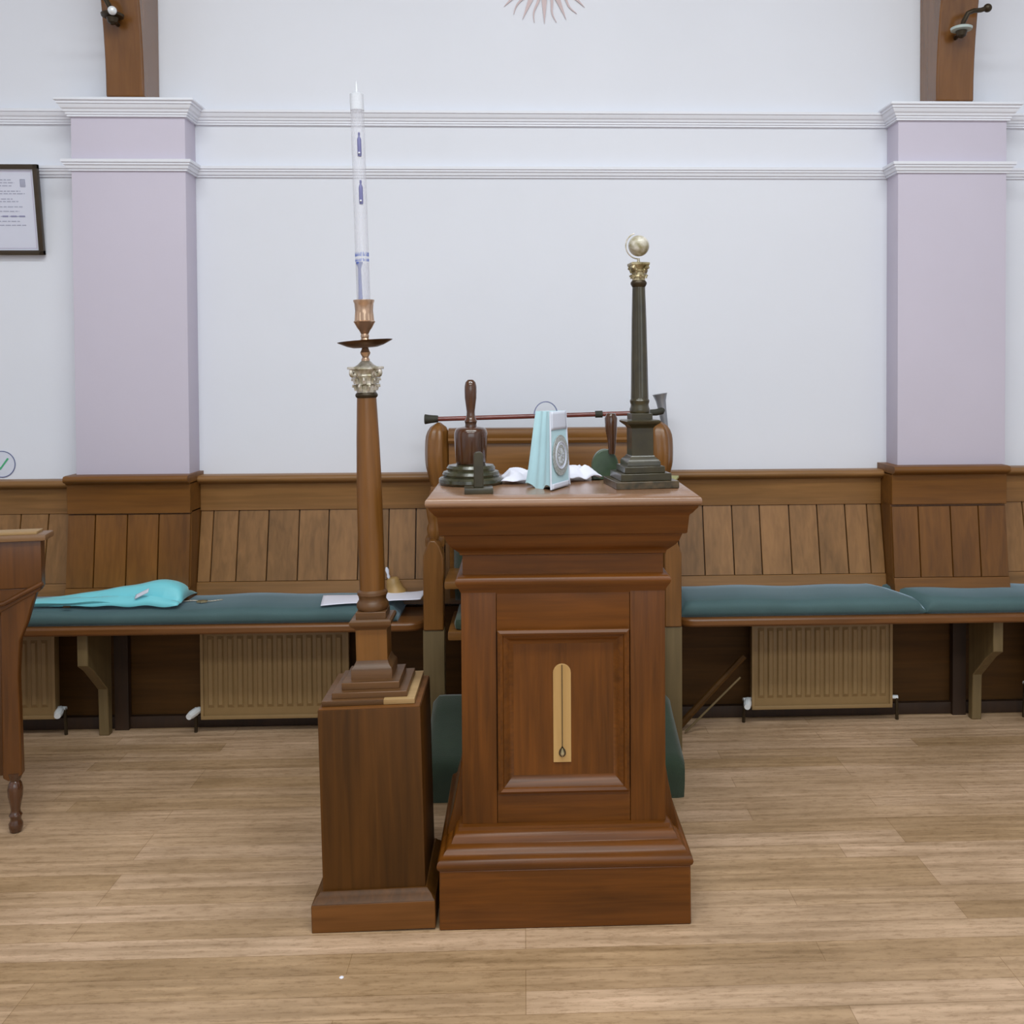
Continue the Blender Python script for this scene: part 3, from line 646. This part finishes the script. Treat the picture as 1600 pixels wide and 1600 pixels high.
MB().tube([face(-.04, t/20, .001) for t in range(21)], .0022, 6).build('piping', M_white, gt)
MB().tube([face(.99, t/20, .001) for t in range(21)], .0022, 6).build('piping', M_white, gt)
def ringmesh(r0, r1, o):
    b = MB(); a = [[face(.52+r*cos(k*pi/24)/.108, .42+r*sin(k*pi/24)/.188, oo) for k in range(48)] for r, oo in ((r0, o), (r0, o+.002), (r1, o+.002), (r1, o))]
    b.loft(a+[a[0]], cap=False); return b
em = ringmesh(.034, .050, .0015).build('emblem', M_sil2, gt)
ringmesh(.0325, .034, .003).build('emblem_cord', M_white, em)
ringmesh(.0002, .0325, .0008).build('emblem_disc', M_white, em)
ringmesh(.020, .026, .002).build('emblem_inner_ring', M_sil2, em)
e2 = MB()
for k in range(12):
    a = k*pi/6; e2.tube([face(.52+.004*cos(a)/.108, .42+.004*sin(a)/.188, .003), face(.52+.019*cos(a)/.108, .42+.019*sin(a)/.188, .003)], .0012, 5)
e2.build('emblem_star', M_sil2, em)
MB().tube([(.0+.029*cos(t), .01+.006*cos(t), .182+.032*sin(t)) for t in [rad(-10+i*9) for i in range(22)]], .0015, 8).build('wire_loop', plain('grey_wire', (120, 122, 150), .35, metal=.4), gt)

# ------------------------------------------------------------ things on the left bench
CT = .498
def collar(u, v):
    x = -.26+.52*u
    ridge = .012+.075*u**1.25
    if u > .80: ridge *= math.sqrt(max(0, 1-((u-.80)/.2)**2))*.9+.1
    prof_ = sin(pi*min(1, v*1.02))**.8 if v < 1 else 0
    w = .05+.05*u
    y = -.02 - w + 2*w*v + .02*u
    z_ = .004+ridge*max(0, prof_) + .004*sin(u*26)*(1-v)*u - .5*ridge*math.exp(-((v-.42+.25*u)/.06)**2)*min(1, u*2)
    return (x, y, z_)
co = thing('turquoise_collar', 'folded bright turquoise regalia collar lying on the left cushion', 'regalia', (-1.445, -.20, CT+.004))
MB().grid(collar, 50, 18).build('upper_fold', M_turq2, co, solid=.002, ang=60)
MB().grid(lambda u, v: (-.262+.40*u, -.075+.02*u-.02*v, .003+.016*v+.006*sin(u*14)*v*(u)), 40, 5).build('lower_fold', M_turq2, co, solid=.0025)
MB().grid(lambda u, v: (.11+.045*u, -.0885+.012*v, .028+.022*u+.012*v), 8, 4).build('white_lining', M_white, co, solid=.002)
ct_ = MB().box(-.012, .012, -.004, .004, 0, .006, .001).build('clasp', M_frame, co, loc=(-.115, -.098, .004))
jw = thing('collar_jewel', 'small gold and silver collar jewel with chain beside the turquoise collar', 'jewel', (-1.145, -.215, CT+.0035))
cb = MB()
for i in range(16):
    t = i/15; cx_, cy_ = -.055+.13*t, .01*sin(7*t)+.012*t
    cb.tube([(cx_+.006*cos(a), cy_+.0035*sin(a), .001) for a in [j*pi/4 for j in range(9)]], .0012, 5)
cb.build('chain', M_silv, jw)
MB().prism([(.02*cos(a)*(1 if k % 2 else .55), .014*sin(a)*(1 if k % 2 else .55)) for k, a in enumerate([j*pi/6 for j in range(12)])], 0, .006, 'XY').build('star', M_brass, jw, loc=(.018, -.01, 0))
def paper(name, loc, sx, sy, rz, lift, label):
    o = MB().grid(lambda u, v: ((u-.5)*sx, (v-.5)*sy, .001+lift*(u**2)+.006*sin(pi*v)*u+.003*sin(4*u+2*v)+.003), 16, 10).build(name, M_paper, loc=loc, rot=(0, 0, rz), solid=.001)
    return tag(o, label, 'paper', 'paper sheets on the left bench')
paper('paper_sheet', (-.60, -.215, CT), .22, .15, rad(8), .004, 'white paper sheet on the left cushion, left of the candle column')
paper('paper_sheet', (-.425, -.205, CT+.004), .15, .15, rad(-6), .012, 'white paper sheet at the end of the left cushion, right of the candle column')
bl = thing('hand_bell', 'small tan brass hand bell on the left bench behind the candle column', 'bell', (-.465, -.125, CT+.003), (0, rad(-12), 0))
MB().lathe([(.040, .0), (.039, .006), (.031, .018), (.025, .036), (.022, .052), (.017, .058), (.003, .060)], 32).build('bell_body', M_bell, bl)
MB().lathe([(.004, .058), (.006, .066), (.004, .074), (.007, .09), (.003, .10)], 16).build('handle', M_white, bl, loc=(-.012, 0, 0))

# ------------------------------------------------------------ desk on the left
dk = thing('writing_desk', 'brown oak writing desk cut off by the left edge', 'desk', (-1.348, -.86, 0), (0, 0, rad(11)))
def dx(x): return x+1.348
MB().box(dx(-2.0), dx(-1.348), -.012, .075, .833, .851, .006).build('top', M_deskh, dk)
MB().box(dx(-1.98), dx(-1.375), .004, .065, .851, .858, .001).build('writing_surface', M_lt, dk)
MB().box(dx(-1.98), dx(-1.364), .0, .04, .70, .833, .003).build('frieze', M_desk, dk)
MB().prism([(dx(-1.98), .70), (dx(-1.364), .70), (dx(-1.372), .688), (dx(-1.47), .635), (dx(-1.50), .60), (dx(-1.98), .60)], .004, .04).build('corbel', M_desk, dk, bevel=.003)
MB().tube([(dx(-1.361), .0, .712), (dx(-1.40), .0, .692), (dx(-1.46), .0, .66), (dx(-1.55), .0, .64)], .007, 8).build('corbel_moulding', M_desk, dk)
MB().prism([(dx(-1.378), .69), (dx(-1.388), .66), (dx(-1.405), .60), (dx(-1.424), .55), (dx(-1.430), .45), (dx(-1.425), .165), (dx(-1.46), .15), (dx(-1.475), .16), (dx(-1.475), .69)], .008, .038).build('corner_stile', M_desk, dk, bevel=.004)
MB().box(dx(-1.96), dx(-1.46), .02, .04, .165, .71, .003).build('cupboard', M_desk, dk)
MB().box(dx(-1.92), dx(-1.50), .013, .022, .22, .58, .004).build('door', M_desk, dk)
for lx in (-1.447, -1.93):
    MB().lathe([(.006, 0), (.015, .003), (.0185, .015), (.0185, .026), (.0145, .034), (.014, .04), (.0175, .05), (.013, .058), (.0125, .066), (.0155, .085), (.0195, .105), (.0205, .125), (.017, .14), (.0125, .148), (.017, .156), (.02, .172)], 28, (dx(lx), .022)).build('leg', M_maul, dk)

# ------------------------------------------------------------ on the wall
fr = thing('framed_certificate', 'white certificate in a dark wooden frame, cut off by the left edge', 'picture', (-1.95, -.008, 1.743), (rad(7.5), 0, 0))
hw = .20; h = .325; f = MB()
for a in ((-hw, hw, -.018, 0, 0, .017), (-hw, hw, -.018, 0, h-.017, h)): f.box(*a, .002)
f.box(-hw, -hw+.017, -.018, 0, .0, h, .002); f.box(hw-.017, hw, -.018, 0, .0, h, .002)
f.build('frame', M_frame, fr)
MB().box(-hw+.014, hw-.014, -.008, -.002, .014, h-.014).build('certificate', M_certp, fr)
ln = MB(); random.seed(9)
rows = [(.268, .10), (.258, .11), (.247, .10), (.228, .13), (.219, .145), (.20, .10), (.191, .12), (.172, .135), (.156, .12), (.138, .135), (.12, .12), (.106, .145), (.08, .04)]
for zz, w in rows:
    x = -w
    while x < w:
        l_ = random.uniform(.008, .02); ln.box(x, min(w, x+l_), -.0088, -.0078, zz, zz+.0035); x += l_+.004
ln.build('printed_lines', M_line, fr)
l2 = MB()
for k in range(9): l2.box(-.12+k*.03, -.10+k*.03, -.0089, -.0078, .137, .1425)
l2.build('printed_name', M_lined, fr)
MB().box(.132, .150, -.0088, -.0078, .245, .272, .002).build('crest', M_line, fr)
e = MB(); i_ = .026
for a in ((-hw+i_, hw-i_, .024, .0255), (-hw+i_, hw-i_, h-.0265, h-.025)): e.box(a[0], a[1], -.0088, -.0078, a[2], a[3])
e.box(hw-i_-.0015, hw-i_, -.0088, -.0078, .025, h-.026); e.box(-hw+i_, -hw+i_+.0015, -.0088, -.0078, .025, h-.026); e.build('ruled_border', M_pinkl, fr)
sg = thing('tick_sign', 'round white sign with a blue ring and green tick above the left panelling', 'sign', (-1.926, -.001, .972))
def yrot(mb): return mb.move(Matrix.Rotation(rad(90), 4, 'X'))
yrot(MB().lathe([(.0495, 0), (.0495, .0015), (.001, .0015)], 48)).build('disc', M_white, sg)
yrot(MB().lathe([(.0465, .001), (.0465, .0022), (.0495, .0022), (.0495, .001)], 48)).build('ring', M_bluering, sg)
MB().prism([(-.022, -.002), (-.005, -.022), (.026, .020), (.020, .023), (-.005, -.012), (-.018, .003)], -.0025, -.001).build('tick', M_tick, sg)
sn = thing('sun_emblem', 'pinkish sun emblem with straight and wavy rays high on the wall', 'emblem', (.0905, -.002, 2.817))
for k in range(32):
    a = -pi/2+k*2*pi/32; b = MB(); n = 14; L0, L1 = .09, (.2135 if k % 2 == 0 else .212)
    lft, rgt = [], []
    for i in range(n+1):
        t = i/n; r_ = L0+(L1-L0)*t
        if k % 2 == 0: w = .0135*(1-t)+.0002; off = 0
        else:
            w = .0058*(1-t)**.8+.0006; off = .0065*sin(t*2*pi*1.1)*(.4+.6*t)
        for s_, arr in ((1, lft), (-1, rgt)):
            q = off+s_*w; arr.append((r_*cos(a)-q*sin(a), r_*sin(a)+q*cos(a)))
    b.prism(lft+rgt[::-1], -.003, 0).build('sun_ray', M_sun, sn)
yrot(MB().lathe([(.098, 0), (.098, .004), (.09, .008), (.06, .014), (.001, .018)], 64)).build('sun_disc', M_sun, sn)
# speck of paper on the floor
o = MB().lathe([(.0045, 0), (.005, .001), (.002, .003)], 9).build('paper_scrap', M_paper, loc=(-.3965, -1.565, 0))
tag(o, 'tiny white scrap of paper on the floor, lower left', 'scrap')
